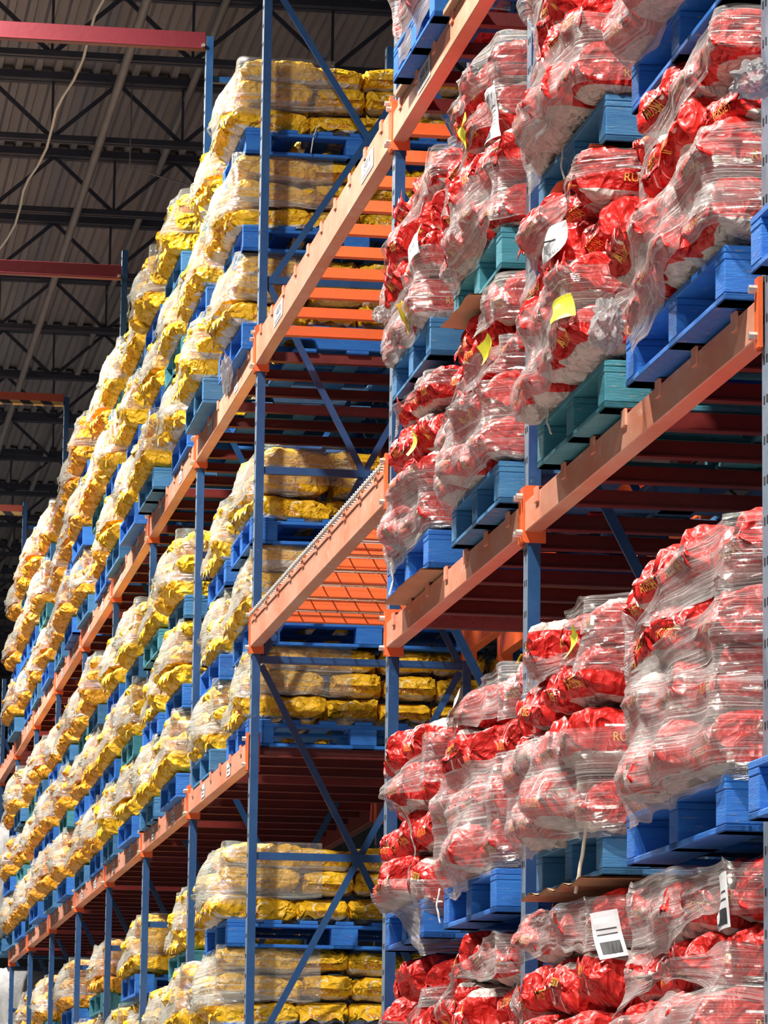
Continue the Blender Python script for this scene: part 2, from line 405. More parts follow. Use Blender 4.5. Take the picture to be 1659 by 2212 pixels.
YP = [20.05, 22.94, 25.8, 28.6, 31.4, 34.3, 37.1, 39.9, 42.7]
frame(P4, 8.6, 'blue punched rack frame at the right edge beside the nearest red load')
frame(P3, 8.6, 'blue punched rack frame between the two bays of red bags')
frame(P2, 8.6, 'blue rack frame at the near side of the empty gap bay')
frame(P1, 8.4, 'tall blue rack frame at the near end of the yellow stacks, its X-bracing in view')
ordn = ['first', 'second', 'third', 'fourth', 'fifth', 'sixth', 'seventh', 'eighth']
for i, y in enumerate(YP[1:]):
    tall = i % 2 == 0
    frame(y, 8.38 if tall else 6.9, 'blue rack frame, %s behind the tall X-braced one%s' % (ordn[i], ', tied across the aisle' if tall and i < 7 else ''))

def beam(y0, y1, zb, hb, label, x=XF - 0.012, m='beam', deep=0.058, bolts=True):
    """long beam between two posts (y0 near post, y1 far post); end plates and bolts are parts"""
    t = link('rack_beam', None, loc=(x, y0, zb)); L = y1 - y0 - 0.076
    tag(t, label, 'beam')
    a = MB(); a.box(0, deep, 0.004, L - 0.004, 0, hb); a.box(0.012, deep, 0.004, L - 0.004, hb - 0.002, hb + 0.012)
    bevel(link('beam_body', a.mesh('beam_body', M[m]), t), 0.003)
    for e, (ya, yb) in enumerate(((-0.035, 0.004), (L - 0.004, L + 0.035))):
        a = MB(); a.box(-0.006, 0.006, ya, yb, -0.03, hb + 0.05)
        if e == 1: a.box(0.0, deep + 0.012, L - 0.008, L - 0.002, -0.035, hb + 0.055)
        else: a.box(0.0, deep + 0.012, 0.0, 0.006, -0.035, hb + 0.055)
        link('end_plate', a.mesh('end_plate', [M['beam'] if e == 9 else M['orange']]), t)
        if bolts and y0 < 30:
            for zz in (0.0, hb + 0.02):
                a = MB(); yc = (ya + yb) / 2; a.tube([(-0.026, yc, zz), (-0.004, yc, zz)], 0.011, 6)
                link('bolt', a.mesh('bolt', M['bolt']), t)
    return t
a = MB(); a.box(0.035, XR - XF + 0.03, -0.022, 0.022, -0.052, 0.0); a.box(0.035, XR - XF + 0.03, -0.03, -0.022, -0.052, -0.046)
a.box(-0.016, 0.05, -0.026, 0.026, 0.0, 0.004); a.box(-0.02, -0.0125, -0.026, 0.026, -0.045, 0.004, 1)
bar_me = a.mesh('crossbar', [M['shaded_red_bar'], M['beam']]); bar_lit = a.mesh('crossbar_lit', [M['orange'], M['beam']])  # same bar twice: shade painted in as dark red, light as orange
def crossbars(y0, y1, ztop, n, label, group, mesh=None):
    for i in range(n):
        yy = y0 + (y1 - y0 - 0.076) * (i + 0.5) / n
        tag(link('pallet_support_bar', mesh or bar_me, loc=(XF, yy, ztop + 0.004)), label, 'support bar', group)

ZL, ZM, ZT = 3.69, 4.29, 5.77
shelf = [('bottom', ZL, 0.112), ('top', ZT, 0.135)]
bays = [(P4, P3, 'nearest red bay'), (P3, P2, 'red bay beside the empty gap')]
for (y0, y1, nm) in bays:
    for sn, z, hb in (('middle', ZL, 0.10), ('top', ZT, 0.12), ('lowest', 1.5, 0.10)):
        beam(y0, y1, z, hb, 'faded orange front beam of the %s shelf in the %s' % (sn, nm))
        beam(y0, y1, z, hb, 'dark red rear beam of the %s shelf in the %s' % (sn, nm), x=XR, m='shaded_red_bar', bolts=False)
        if sn != 'lowest':
            crossbars(y0, y1, z + hb + 0.004, 7, 'dark red support bar under the %s shelf of the %s' % (sn, nm), 'support bars, %s shelf, %s' % (sn, nm))
nm = 'empty gap bay'
for sn, z, hb in (('middle', ZM, 0.148), ('top', ZT, 0.155)):
    beam(P2, P1, z, hb, 'long faded orange front beam of the %s shelf across the %s' % (sn, nm))
    beam(P2, P1, z, hb, 'dark red rear beam of the %s shelf across the %s' % (sn, nm), x=XR, m='orange', bolts=False)
    crossbars(P2, P1, z + hb + 0.004, 10, 'orange-red support bar of the %s shelf across the %s' % (sn, nm), 'support bars, %s shelf, %s' % (sn, nm), bar_lit)
for i in range(len(YP) - 1):
    y0, y1 = YP[i], YP[i + 1]
    nm = '%s yellow bay behind the gap' % ordn[i]
    for sn, z, hb in (('lower', ZL, 0.112), ('top', ZT, 0.128)):
        if i == 7 and sn == 'lower': continue
        beam(y0, y1, z, hb, 'faded orange front beam of the %s shelf in the %s' % (sn, nm))
        beam(y0, y1, z, hb, 'dark red rear beam of the %s shelf in the %s' % (sn, nm), x=XR, m='shaded_red_bar', bolts=False)
        crossbars(y0, y1, z + hb + 0.004, 6, 'dark red support bar under the %s shelf of the %s' % (sn, nm), 'support bars, %s shelf, %s' % (sn, nm))
# wire mesh deck on the middle shelf of the gap bay
a = MB(); y = P2 + 0.05
while y < P1 - 0.12:
    a.tube([(XF - 0.03, y, ZM + 0.135), (XF - 0.026, y, ZM + 0.168), (XF + 0.04, y, ZM + 0.172), (XR + 0.04, y, ZM + 0.172)], 0.0036, 5); y += 0.062
xx = XF - 0.028
while xx < XR: a.tube([(xx, P2 + 0.05, ZM + 0.172 if xx > XF else ZM + 0.150), (xx, P1 - 0.12, ZM + 0.172 if xx > XF else ZM + 0.150)], 0.0036, 5); xx += 0.11
tag(link('wire_mesh_deck', a.mesh('wire_mesh_deck', M['galv'], True)), 'galvanised wire mesh deck on the middle beam of the empty gap bay', 'mesh deck')
# neighbouring back row behind the first yellow stacks
frame(P1, 8.2, 'blue rack frame of the back row behind the first yellow stacks', x=3.70)
beam(P1, YP[1], ZL, 0.11, 'dark red beam of the back row behind the first yellow stacks', x=3.69, m='shaded_red_bar', bolts=False)
beam(P1, YP[1], ZL, 0.11, 'far dark red beam of the back row behind the first yellow stacks', x=4.80, m='shaded_red_bar', bolts=False)
beam(P2, P1, ZM, 0.11, 'orange beam of the back row beyond the empty gap', x=3.69, m='orange', bolts=False)

# cross-aisle tie beams
for i, (y, z, m_, lb) in enumerate(((22.94, 8.30, 'tie_red', 'crimson tie beam, nearest and highest in view, running left from a tall post'),
                         (28.6, 8.16, 'tie_red', 'crimson tie beam running left from the third post behind the gap'),
                         (34.3, 8.30, 'hazard', 'hazard striped tie beam running left from the fifth post behind the gap'),
                         (39.9, 8.24, 'hazard', 'farthest hazard striped tie beam near the end of the racks'))):
    a = MB(); a.box(-5.3, -0.003, -0.07, -0.01, 0, 0.105); a.box(-5.3, -0.003, -0.078, -0.07, 0, 0.012)
    t = link('aisle_tie_beam', a.mesh('aisle_tie_beam', M[m_]), loc=(XF, y, z)); bevel(t, 0.003)
    tag(t, lb, 'tie beam')
    a = MB(); a.tube([(-0.02, -0.09, 0.02), (-0.02, -0.07, 0.02)], 0.012, 6); link('bolt', a.mesh('bolt', M['bolt']), t)

# ------------------------------------------------------------------ pallets
def pallet_parts(kind, W, D=1.22):
    """origin: aisle face centre-bottom at near corner; x across the rack (D), y along the aisle (W)"""
    top, bot, legs = MB(), MB(), []
    n = 7 if kind == 'block' else 7
    for i in range(n):
        w_ = 0.125 if i in (0, n - 1) else 0.095
        xc = (D - w_) * i / (n - 1)
        if kind == 'block': top.box(xc, xc + w_, 0, W, 0.122, 0.142)
        else: top.box(xc, xc + w_, 0, W, 0.124, 0.142)
    if kind == 'block':
        for yc in (0, W / 2 - 0.05, W - 0.1): top.box(0, D, yc, yc + 0.1, 0.104, 0.122)
        for yc in (0, W / 2 - 0.05, W - 0.1): bot.box(0, D, yc, yc + 0.1, 0, 0.018)
        for xc in (0, D / 2 - 0.06, D - 0.12): bot.box(xc, xc + 0.12, 0, W, 0.0, 0.018)
        for yc in (0, W / 2 - 0.05, W - 0.1):
            for xc in (0, D / 2 - 0.07, D - 0.14):
                a = MB(); a.box(xc + 0.001, xc + 0.14, yc, yc + 0.1, 0.018, 0.104); legs.append(('block', a))
    else:
        for xc in (0, 0.28, 0.56, 0.84, D - 0.12): bot.box(xc, xc + 0.12, 0, W, 0, 0.018)
        for yc in (0, W / 2 - 0.022, W - 0.044):
            # notched stringer profile in xz, extruded in y
            pr = [(0, 0.018), (0.15, 0.018), (0.17, 0.06), (0.19, 0.068), (0.37, 0.068), (0.39, 0.06), (0.41, 0.018),
                  (0.81, 0.018), (0.83, 0.06), (0.85, 0.068), (1.03, 0.068), (1.05, 0.06), (1.07, 0.018), (D, 0.018)]
            a = MB(); k = len(pr)
            vs = []
            for yy in (yc, yc + 0.044):
                vs += [(x, yy, z) for x, z in pr] + [(x, yy, 0.124) for x, z in pr]
            fs = []
            for i in range(k - 1):
                fs += [(i, i + 1, k + i + 1, k + i), (2 * k + i + 1, 2 * k + i, 3 * k + i, 3 * k + i + 1), (i + 1, i, 2 * k + i, 2 * k + i + 1)]
            fs += [(0, k, 3 * k, 2 * k), (k - 1, 3 * k - 1, 4 * k - 1, 2 * k - 1)]
            a.add(vs, fs); legs.append(('stringer', a))
    return top, bot, legs
pal_cache = {}
def pallet(kind, W, mname, loc, label, group, detailed):
    key = (kind, round(W, 2), mname, detailed)
    if key not in pal_cache:
        top, bot, legs = pallet_parts(kind, W)
        if detailed:
            pal_cache[key] = [('top_deck', top.mesh('top_deck', M[mname])), ('bottom_deck', bot.mesh('bottom_deck', M[mname]))] + [(n_, a.mesh(n_, M[mname])) for n_, a in legs]
        else:
            for n_, a in legs: top.add(a.v, a.f)
            top.add(bot.v, bot.f)
            pal_cache[key] = top.mesh('pallet', M[mname])
    if detailed:
        t = link('pallet', None, loc=loc)
        for n_, me in pal_cache[key]: bevel(link(n_, me, t), 0.003)
    else:
        t = link('pallet', pal_cache[key], loc=loc)
    t.rotation_euler = (0, 0, RND.uniform(-0.012, 0.012))
    return tag(t, label, 'pallet', group)

# ------------------------------------------------------------------ bags
def ridged(p, s, off):
    return 1 - abs(noise.noise(Vector((p[0] * s + off, p[1] * s - off, p[2] * s + 2 * off)))) * 2.4
def bag_verts(w, h, L, seed, nu, nv, rough=1.0, tl_=0.3):
    rr = random.Random(seed); off = rr.uniform(0, 50)
    tail = rr.uniform(0.03, 0.055) * tl_; droop = rr.choice((-1, -1, -1, 1)) * rr.uniform(0.6, 1.2)
    lean = rr.uniform(-0.01, 0.01); ex = 2 / 5.2
    rings = []
    nt_ = max(3, nv // 7)
    for j in range(nv + 1):
        t = -1 + 2 * j / nv
        t = math.copysign(abs(t) ** 0.75, t)
        k = 1 - abs(t) ** 7
        prw = 0.80 + 0.20 * max(k, 0) ** 0.5
        prh = max(0.10 if t < 0 else 0.16, max(k, 0) ** 0.45)
        rings.append((t * L / 2, w / 2 * prw, h / 2 * prh, 0.0, abs(t)))
    y0 = -L / 2
    tl = []
    for j in range(nt_, 0, -1):
        q = j / nt_
        tl.append((y0 - tail * math.cos(q * 0.9 * abs(droop)) * q, w / 2 * (0.72 + 0.05 * q), 0.006, droop * tail * q * q * 0.9, 1.0 + q))
    rings = tl + rings
    V = []
    for (y, a, b, dz, e) in rings:
        for i in range(nu):
            th = 2 * math.pi * i / nu
            c_, s_ = math.cos(th), math.sin(th)
            x = a * math.copysign(abs(c_) ** ex, c_); z = b * math.copysign(abs(s_) ** ex, s_)
            pt = (x, y, z)
            en = min(max((e - 0.55) / 0.45, 0), 1)
            n1 = ridged(pt, 11, off); n2 = ridged(pt, 26, off + 7); lo = noise.noise(Vector((x * 5 + off, y * 5, z * 5)))
            pl = noise.noise(Vector((math.cos(th) * 2.6 + off, math.sin(th) * 2.6, y * 2.0)))
            pl2 = abs(noise.noise(Vector((math.cos(th) * 6 + off, math.sin(th) * 6, y * 3.0))))
            d = rough * (-0.010 * (1 - n1) - 0.004 * (1 - n2) + 0.010 * lo) + en * rough * (0.022 * pl - 0.020 * pl2)
            if e > 1.02:
                z2 = z + dz + rough * tl_ * 0.016 * math.sin(x * 60 + off * 3) * (e - 1)
                V.append((x * 1.0, y + 0.008 * lo * rough, z2)); continue
            nl = math.hypot(x / (a * a), z / (b * b)) or 1
            nx, nz = x / (a * a) / nl, z / (b * b) / nl
            if b > h * 0.1: d2 = d
            else: d2 = d * 0.3
            zz = z + nz * d2
            zz = max(zz, -h / 2)
            ya = y + (0.02 * pl if en > 0.8 else 0) * rough * (1 if y > 0 else -1)
            V.append((x + nx * d, ya, zz + lean))
    nr = len(rings); Fc = []
    for j in range(nr - 1):
        for i in range(nu):
            Fc.append((j * nu + i, j * nu + (i + 1) % nu, (j + 1) * nu + (i + 1) % nu, (j + 1) * nu + i))
    # close the ends
    Fc.append(tuple(range(nu))[::-1]); Fc.append(tuple((nr - 1) * nu + i for i in range(nu)))
    return V, Fc
def bag_mesh(name, m, *a):
    V, Fc = bag_verts(*a)
    me = bpy.data.meshes.new(name); me.from_pydata(V, [], Fc); me.materials.append(M[m])
    me.polygons.foreach_set('use_smooth', [True] * len(Fc)); me.update()
    return me, np.array(V), Fc
RED = [bag_mesh('paper_bag_red', 'red_bag', 0.285, 0.168, 0.43, 100 + i, 46, 36, 1.15, (0.15, 0.35, 0.8)[i % 3]) for i in range(9)]
YEL = [bag_mesh('paper_bag_yellow', 'yellow_bag', 0.275, 0.145, 0.41, 200 + i, 36, 26, 1.1, 0.15 if i < 5 else 1.0) for i in range(9)]
AMB = []
for me, V, Fc in YEL:
    m2 = me.copy(); m2.name = 'paper_bag_amber'; m2.materials[0] = M['amber_bag']; AMB.append((m2, V, Fc))
YLO = [bag_mesh('paper_bag_far', 'amber_bag', 0.275, 0.145, 0.41, 300 + i, 18, 14, 1.1) for i in range(5)]

def text_mesh(txt, size):
    cu = bpy.data.curves.new('lettering', 'FONT'); cu.body = txt; cu.size = size; cu.align_x = 'CENTER'; cu.align_y = 'CENTER'; cu.resolution_u = 2
    o = bpy.data.objects.new('tmp', cu); COL.objects.link(o)
    me = bpy.data.meshes.new_from_object(o.evaluated_get(bpy.context.evaluated_depsgraph_get()))
    bpy.data.objects.remove(o); bpy.data.curves.remove(cu); return me

LETTER = {}
def lettering_for(var, txt, mname):
    """the printed word on the long side and on the tied end of one bag shape, laid on its creased surface"""
    me, V, Fc = var
    bvh = BVHTree.FromPolygons(V.tolist(), Fc); res = []
    for side in (0, 1):
        vs, fs = [], []; t = text_mesh(txt, 0.034); o = 0
        for q in t.vertices:
            x, y = q.co.x, q.co.y
            if side == 0: org, d = Vector((0.4, -0.03 + x, -0.020 + y)), Vector((-1, 0, 0))
            else: org, d = Vector((0.0 + x, -0.5, -0.018 + y)), Vector((0, 1, 0))
            h_ = bvh.ray_cast(org, d, 1.0)
            vs.append((h_[0] - d * 0.0022) if h_[0] is not None else org + d * 0.3)
        fs += [tuple(v + o for v in p_.vertices) for p_ in t.polygons]
        bpy.data.meshes.remove(t)
        m2 = bpy.data.meshes.new('lettering'); m2.from_pydata([tuple(v) for v in vs], [], fs); m2.materials.append(M[mname]); res.append(m2)
    return res
for v_ in RED: LETTER[v_[0].name] = lettering_for(v_, 'RUSSET', 'gold')
for v_ in YEL: LETTER[v_[0].name] = lettering_for(v_, 'ROUGE', 'redprint')

def bag_matrix(loc, rot, sc):
    from mathutils import Euler
    return Matrix.Translation(loc) @ Euler(rot).to_matrix().to_4x4() @ Matrix.Diagonal((*sc, 1))
STUFF = {'yellow': [], 'red': []}
COUNT = {'yellow': 0, 'red': 0}
LIMIT = {'yellow': 296, 'red': 298}
def word(n, tot):
    if n == 0: return 'nearest'
    if n == tot - 1: return 'farthest'
    return ordn[n] + ' from near side'
def lay_word(k, tot):
    return ('bottom', 'second', 'top')[k] if tot == 3 else ('bottom', 'second', 'third', 'top')[k]

def place_bag(color, var, loc, rot, sc, label, group, acc):
    me, V, Fc = var
    mat_ = bag_matrix(loc, rot, sc)
    if acc is not None: acc.append((mat_, V, Fc))
    if COUNT[color] < LIMIT[color] and label:
        o = link(color + '_paper_bag', me, loc=loc, rot=rot, sc=sc); COUNT[color] += 1
        tag(o, label, color + ' bag', group)
        if me.name in LETTER and loc[1] < 21.3: [link('printed_lettering', q_, o) for q_ in LETTER[me.name]]
        return o
    STUFF[color].append((mat_, var))

def load_bags(color, variants, Yn, Yf, zb, layers, lh, nrow, name, end_bags=0, only_far=False, X0=2.275, w0=0.285, h0=0.168, L0=0.43, jit=1.0, seed=0, label_ok=True, low=None, back=False):
    """bags of one load: a row of ends to the aisle, plus end_bags facing the camera behind the near one"""
    rr = random.Random(seed); acc = []
    W = Yf - Yn; bw = W / nrow
    for k in range(layers):
        zc_ = zb + lh * (k + 0.5)
        for i in range(nrow):
            if only_far and i < nrow - 1: continue
            if color == 'yellow': var = rr.choice(variants[5:] if k == 0 else variants[:5])
            else: var = rr.choice(variants)
            cs = (0.035 if i in (0, nrow - 1) else 0.0) + (0.0, 0.008, 0.045, 0.05)[k]
            yj = Yn + bw * (i + 0.5) + rr.uniform(-1, 1) * 0.012 * jit
            xj = X0 + L0 / 2 + 0.02 + cs + rr.uniform(-1, 1) * 0.024 * jit
            rot = (rr.uniform(-0.07, 0.05) * jit, rr.uniform(-0.10, 0.10) * jit + (math.pi if rr.random() < (0.16 if color == 'red' else 0.08) else 0), -math.pi / 2 + rr.uniform(-0.12, 0.12) * jit)
            sc = (bw / w0 * rr.uniform(1.0, 1.08), rr.uniform(0.94, 1.06), lh / h0 * rr.uniform(1.02, 1.16))
            place_bag(color, var, (xj, yj, zc_ + rr.uniform(-0.004, 0.006) * jit), rot, sc,
                      ('%s bag, %s, %s layer, %s' % (color, word(i, nrow), lay_word(k, layers), name)) if label_ok else None,
                      '%s bags, %s' % (color, name), acc)
        for e in range(end_bags):
            if color == 'yellow': var = rr.choice(variants[5:] if k == 0 else variants[:5])
            else: var = rr.choice(variants)
            xx_ = X0 + L0 + 0.06 + 0.285 * (e + 0.5) + (0.01 if k % 2 else -0.02)
            rot = (rr.uniform(-0.03, 0.03), rr.uniform(-0.05, 0.05), rr.uniform(-0.06, 0.06))
            sc = (0.285 / w0 * rr.uniform(1.0, 1.05), rr.uniform(0.95, 1.05), lh / h0 * rr.uniform(1.0, 1.08))
            place_bag(color, var, (xx_, Yn + L0 / 2 + 0.01 + rr.uniform(-0.012, 0.012), zc_), rot, sc,
                      ('%s end-side bag, %s from aisle, %s layer, %s' % (color, ordn[e + 1], lay_word(k, layers), name)) if label_ok else None,
                      '%s bags, %s' % (color, name), acc)
    return acc

# ------------------------------------------------------------------ stretch film
def path_point(s, Yn, Yf, X0, r=0.11):
    """s=0 far corner; aisle face towards the camera; then the near face going right"""
    W = Yf - Yn
    if s < 0: return (X0 - s, Yf + 0.0), (0, 1)
    q = math.pi / 2 * r
    if s < q: a = s / r; return (X0 + r - r * math.sin(a), Yf - r + r * math.cos(a)), (-math.sin(a), math.cos(a))
    s2 = s - q; st = W - 2 * r
    if s2 < st: return (X0, Yf - r - s2), (-1, 0)
    s3 = s2 - st
    if s3 < q: a = s3 / r; return (X0 + r - r * math.cos(a), Yn + r - r * math.sin(a)), (-math.cos(a), -math.sin(a))
    return (X0 + r + (s3 - q), Yn), (0, -1)
def film_surface(acc, Yn, Yf, X0, z0, z1, s_end=1.0, ns=96, nz=44, winm=0.16, vz=2):
    vs = []; fs = []
    for mat_, V, Fc in acc:
        o = len(vs); A = np.array(mat_)
        VV = V @ A[:3, :3].T + A[:3, 3]
        vs += VV.tolist(); fs += [tuple(i + o for i in f) for f in Fc]
    bvh = BVHTree.FromPolygons(vs, fs)
    W = Yf - Yn; S = np.linspace(-0.12, W + s_end, ns); Zs = np.linspace(z0 - 0.14, z1 + 0.10, nz)
    H = np.full((ns, nz), -0.09)
    for i, s in enumerate(S):
        (px, py), (nx, ny) = path_point(s, Yn, Yf, X0)
        for j, z in enumerate(Zs):
            hit = bvh.ray_cast(Vector((px + nx * 0.3, py + ny * 0.3, z)), Vector((-nx, -ny, 0)), 0.50)
            if hit[0] is not None: H[i, j] = 0.3 - hit[3]
    ds = S[1] - S[0]; kk = max(1, int(winm / ds))
    Mx = H.copy()
    for d in range(-kk, kk + 1):
        sh = np.roll(H, d, 0)
        if d > 0: sh[:d] = H[0]
        if d < 0: sh[d:] = H[-1]
        Mx = np.maximum(Mx, sh - 0.45 * (abs(d) * ds) ** 2 / 0.05)
    Mz = Mx.copy()
    for d in range(-vz, vz + 1):
        sh = np.roll(Mz, d, 1); Mx = np.maximum(Mx, sh - (0.010 if vz == 2 else 0.004) * abs(d))
    G = Mx.copy()
    for _ in range(5):
        G[1:-1] = (G[:-2] + 2 * G[1:-1] + G[2:]) / 4; G[:, 1:-1] = (G[:, :-2] + 2 * G[:, 1:-1] + G[:, 2:]) / 4
    G = np.maximum(G, H + 0.003) + 0.004
    G = np.maximum(G, -0.10)
    def f(s, z, lift=0.0):
        fi = (s - S[0]) / ds; fj = (z - Zs[0]) / (Zs[1] - Zs[0])
        fi = min(max(fi, 0), ns - 1.001); fj = min(max(fj, 0), nz - 1.001)
        i, j = int(fi), int(fj); a, b = fi - i, fj - j
        g = G[i, j] * (1 - a) * (1 - b) + G[i + 1, j] * a * (1 - b) + G[i, j + 1] * (1 - a) * b + G[i + 1, j + 1] * a * b
        (px, py), (nx, ny) = path_point(s, Yn, Yf, X0)
        return (px + nx * (g + lift), py + ny * (g + lift), z)
    return f
def smooth_interp(pts, u):
    n_ = len(pts) - 1; x = min(max(u * n_, 0), n_ - 1e-6); i = int(x); t = x - i; t = t * t * (3 - 2 * t)
    return [pts[i][k] * (1 - t) + pts[i + 1][k] * t for k in range(3)]
def film_object(surf, strips, W, zb, H, name, label, cat, mname, nu=64, nv=30, seed=0, mesh_only=False):
    """strips: lists of (s/W or W+extra, z fraction, half width fraction)"""
    rr = random.Random(seed); V = []; Fc = []; UV = []
    for si, st in enumerate(strips):
        pts = [(0.04 if s < 0.03 else (s * W if s <= 1 else W + (s - 1)), zb + zf * H, hw * H) for s, zf, hw in st]
        off = rr.uniform(0, 30); o = len(V)
        for a in range(nu + 1):
            s, zc_, hw = smooth_interp(pts, a / nu)
            for b in range(nv + 1):
                v = -1 + 2 * b / nv
                rag = 0.018 * noise.noise(Vector((s * 7 + off, v * 0.5, 0))) if abs(v) > 0.7 else 0
                z = zc_ + v * hw + rag
                bunch = max(0, 0.06 - hw) * 0.35
                pl = noise.noise(Vector((s * 2.5 + off, v * 11, si * 3.0))) * 0.007 + noise.noise(Vector((s * 9 + off, z * 14, 5))) * 0.004
                V.append(surf(s, z, 0.004 * si + max(0, pl) + bunch))
                UV.append((s, v * 0.5 + off))
        for a in range(nu):
            for b in range(nv):
                q = o + a * (nv + 1) + b
                Fc.append((q, q + 1, q + nv + 2, q + nv + 1))
    me = bpy.data.meshes.new(name); me.from_pydata(V, [], Fc); me.materials.append(M[mname])
    me.polygons.foreach_set('use_smooth', [True] * len(Fc))
    uvl = me.uv_layers.new(name='UVMap'); idx = np.zeros(len(me.loops), dtype=np.int32); me.loops.foreach_get('vertex_index', idx)
    uvl.data.foreach_set('uv', np.array(UV)[idx].astype(np.float32).ravel())
    me.update()
    if mesh_only: return me
    return tag(link(name, me), label, cat)

# ------------------------------------------------------------------ red loads
RB = {'N4': (9.50, 10.66), 'F4': (10.95, 11.98), 'N3': (12.62, 13.60), 'F3': (14.05, 15.00)}
RT = {'T0': 1.61, 'T1': 2.46, 'T2': 3.806, 'T3': 4.60, 'T4': 5.895}
RL = {'T0': 0.162, 'T1': 0.166, 'T2': 0.158, 'T3': 0.168, 'T4': 0.165}
cname = {'N4': 'load beside the rightmost post', 'F4': 'load right of middle post', 'N3': 'load left of middle post', 'F3': 'load beside the empty gap'}
tname = {'T0': 'lowest', 'T1': 'second-lowest', 'T2': 'middle', 'T3': 'upper', 'T4': 'topmost'}
E_ = 1.45
ST = {
 ('N4', 'T1'): [[(-.05, .72, .13), (.02, .70, .15), (.36, .72, .02), (.7, .80, .12), (1, .86, .15), (E_, .86, .15)],
                [(-.05, .50, .12), (.05, .50, .10), (.28, .50, .025), (.6, .47, .10), (1, .56, .15), (E_, .56, .15)],
                [(-.08, .18, .26), (.5, .20, .27), (1, .20, .24), (E_, .2, .2)]],
 ('F4', 'T1'): [[(-.08, .80, .09), (.05, .80, .10), (.85, .74, .025), (1.05, .74, .09), (1.4, .78, .14)],
                [(-.05, .20, .26), (.5, .20, .26), (1, .18, .24), (E_, .2, .24)], [(.8, .92, .05), (1, .92, .09), (E_, .9, .09)]],
 ('N3', 'T1'): [[(-.08, .88, .10), (.03, .88, .11), (.33, .84, .02), (.7, .88, .12), (1, .88, .14), (E_, .88, .12)],
                [(-.05, .25, .32), (.5, .25, .32), (1, .28, .30), (E_, .3, .3)]],
 ('F3', 'T1'): [[(-.08, .80, .12), (.02, .78, .14), (.78, .52, .02), (.9, .3, .04), (.98, .1, .03)],
                [(.0, .05, .02), (.5, .02, .08), (.8, -.05, .16), (1, -.1, .2), (1.3, -.1, .2)], [(.6, .62, .05), (1, .75, .14), (1.4, .8, .12)]],
 ('N4', 'T2'): [[(-.05, .60, .10), (.05, .60, .12), (.45, .72, .07), (.8, .88, .11), (1.02, .92, .09), (E_, .9, .1)],
                [(-.05, .02, .14), (.1, .04, .16), (.55, .20, .20), (1.0, .34, .17), (E_, .34, .16)],
                [(.9, .16, .10), (1.1, .16, .09), (E_, .2, .08)]],
 ('F4', 'T2'): [[(-.08, .60, .13), (.03, .64, .14), (.5, .82, .08), (.9, .92, .06), (1.3, .95, .06)],
                [(-.08, .22, .2), (.05, .2, .22), (.6, .22, .22), (.98, .30, .16), (E_, .3, .1)]],
 ('N3', 'T2'): [[(-.08, .55, .10), (.02, .60, .12), (.30, .48, .02), (.6, .52, .11), (1, .58, .10), (E_, .55, .1)],
                [(.02, .40, .10), (.3, .48, .02), (.7, .40, .03), (.95, .33, .03)],
                [(-.05, .16, .22), (.5, .2, .24), (1, .22, .22), (E_, .25, .2)], [(.7, .88, .1), (1, .88, .12), (E_, .88, .12)]],
 ('F3', 'T2'): [[(-.08, .86, .05), (.05, .84, .08), (.6, .88, .025), (1, .90, .06), (1.3, .9, .05)],
                [(-.08, .12, .2), (.5, .14, .22), (1, .2, .2), (1.4, .2, .2)]],
 ('N4', 'T3'): [[(-.08, .22, .26), (.5, .22, .3), (1, .22, .3), (E_, .2, .24)], [(0, .75, .1), (.4, .7, .03), (1, .8, .2), (E_, .8, .2)]],
 ('F4', 'T3'): [[(-.08, .14, .22), (.3, .14, .26), (1, .20, .16), (E_, .2, .12)],
                [(-.08, .66, .18), (.1, .64, .22), (.5, .74, .04), (.8, .8, .05), (1.3, .8, .08)]],
 ('N3', 'T3'): [[(-.08, .12, .18), (.5, .14, .2), (1, .2, .16), (E_, .2, .16)],
                [(0, .46, .07), (.3, .46, .10), (.75, .62, .06), (1, .72, .12), (E_, .7, .16)],
                [(.02, .80, .03), (.4, .80, .03), (.7, .9, .10), (1, .92, .12), (E_, .92, .12)]],
 ('F3', 'T3'): [[(-.08, .3, .14), (.05, .34, .16), (.4, .60, .03), (.8, .86, .10), (1, .9, .1), (1.4, .9, .1)],
                [(.0, .1, .1), (.5, .14, .18), (1, .2, .2), (1.4, .2, .2)]],
 ('F3', 'T4'): [[(-.08, .2, .35), (.5, .22, .38), (1, .25, .38), (1.4, .25, .38)]],
 ('N4', 'T0'): [[(-.05, .84, .17), (.05, .84, .18), (.5, .86, .17), (.8, .9, .10), (1.02, .90, .10), (E_, .86, .12)],
                [(-.05, .54, .11), (.05, .54, .12), (.42, .60, .02), (.7, .60, .05), (1, .58, .10), (E_, .55, .12)],
                [(-.05, .2, .2), (.5, .3, .2), (1, .35, .15), (E_, .35, .15)]],
 ('F4', 'T0'): [[(-.08, .88, .10), (.1, .88, .11), (.5, .90, .09), (1, .88, .12), (E_, .9, .1)],
                [(-.06, .70, .05), (.0, .66, .06), (.3, .45, .07), (.8, .15, .07)]],
 ('N3', 'T0'): [[(-.08, .66, .09), (.02, .70, .12), (.45, .82, .03), (.8, .88, .12), (1.02, .9, .1), (E_, .9, .1)]],
 ('F3', 'T0'): [[(-.08, .66, .08), (.05, .66, .09), (.75, .62, .02), (1, .75, .06), (1.4, .8, .1)]],
}
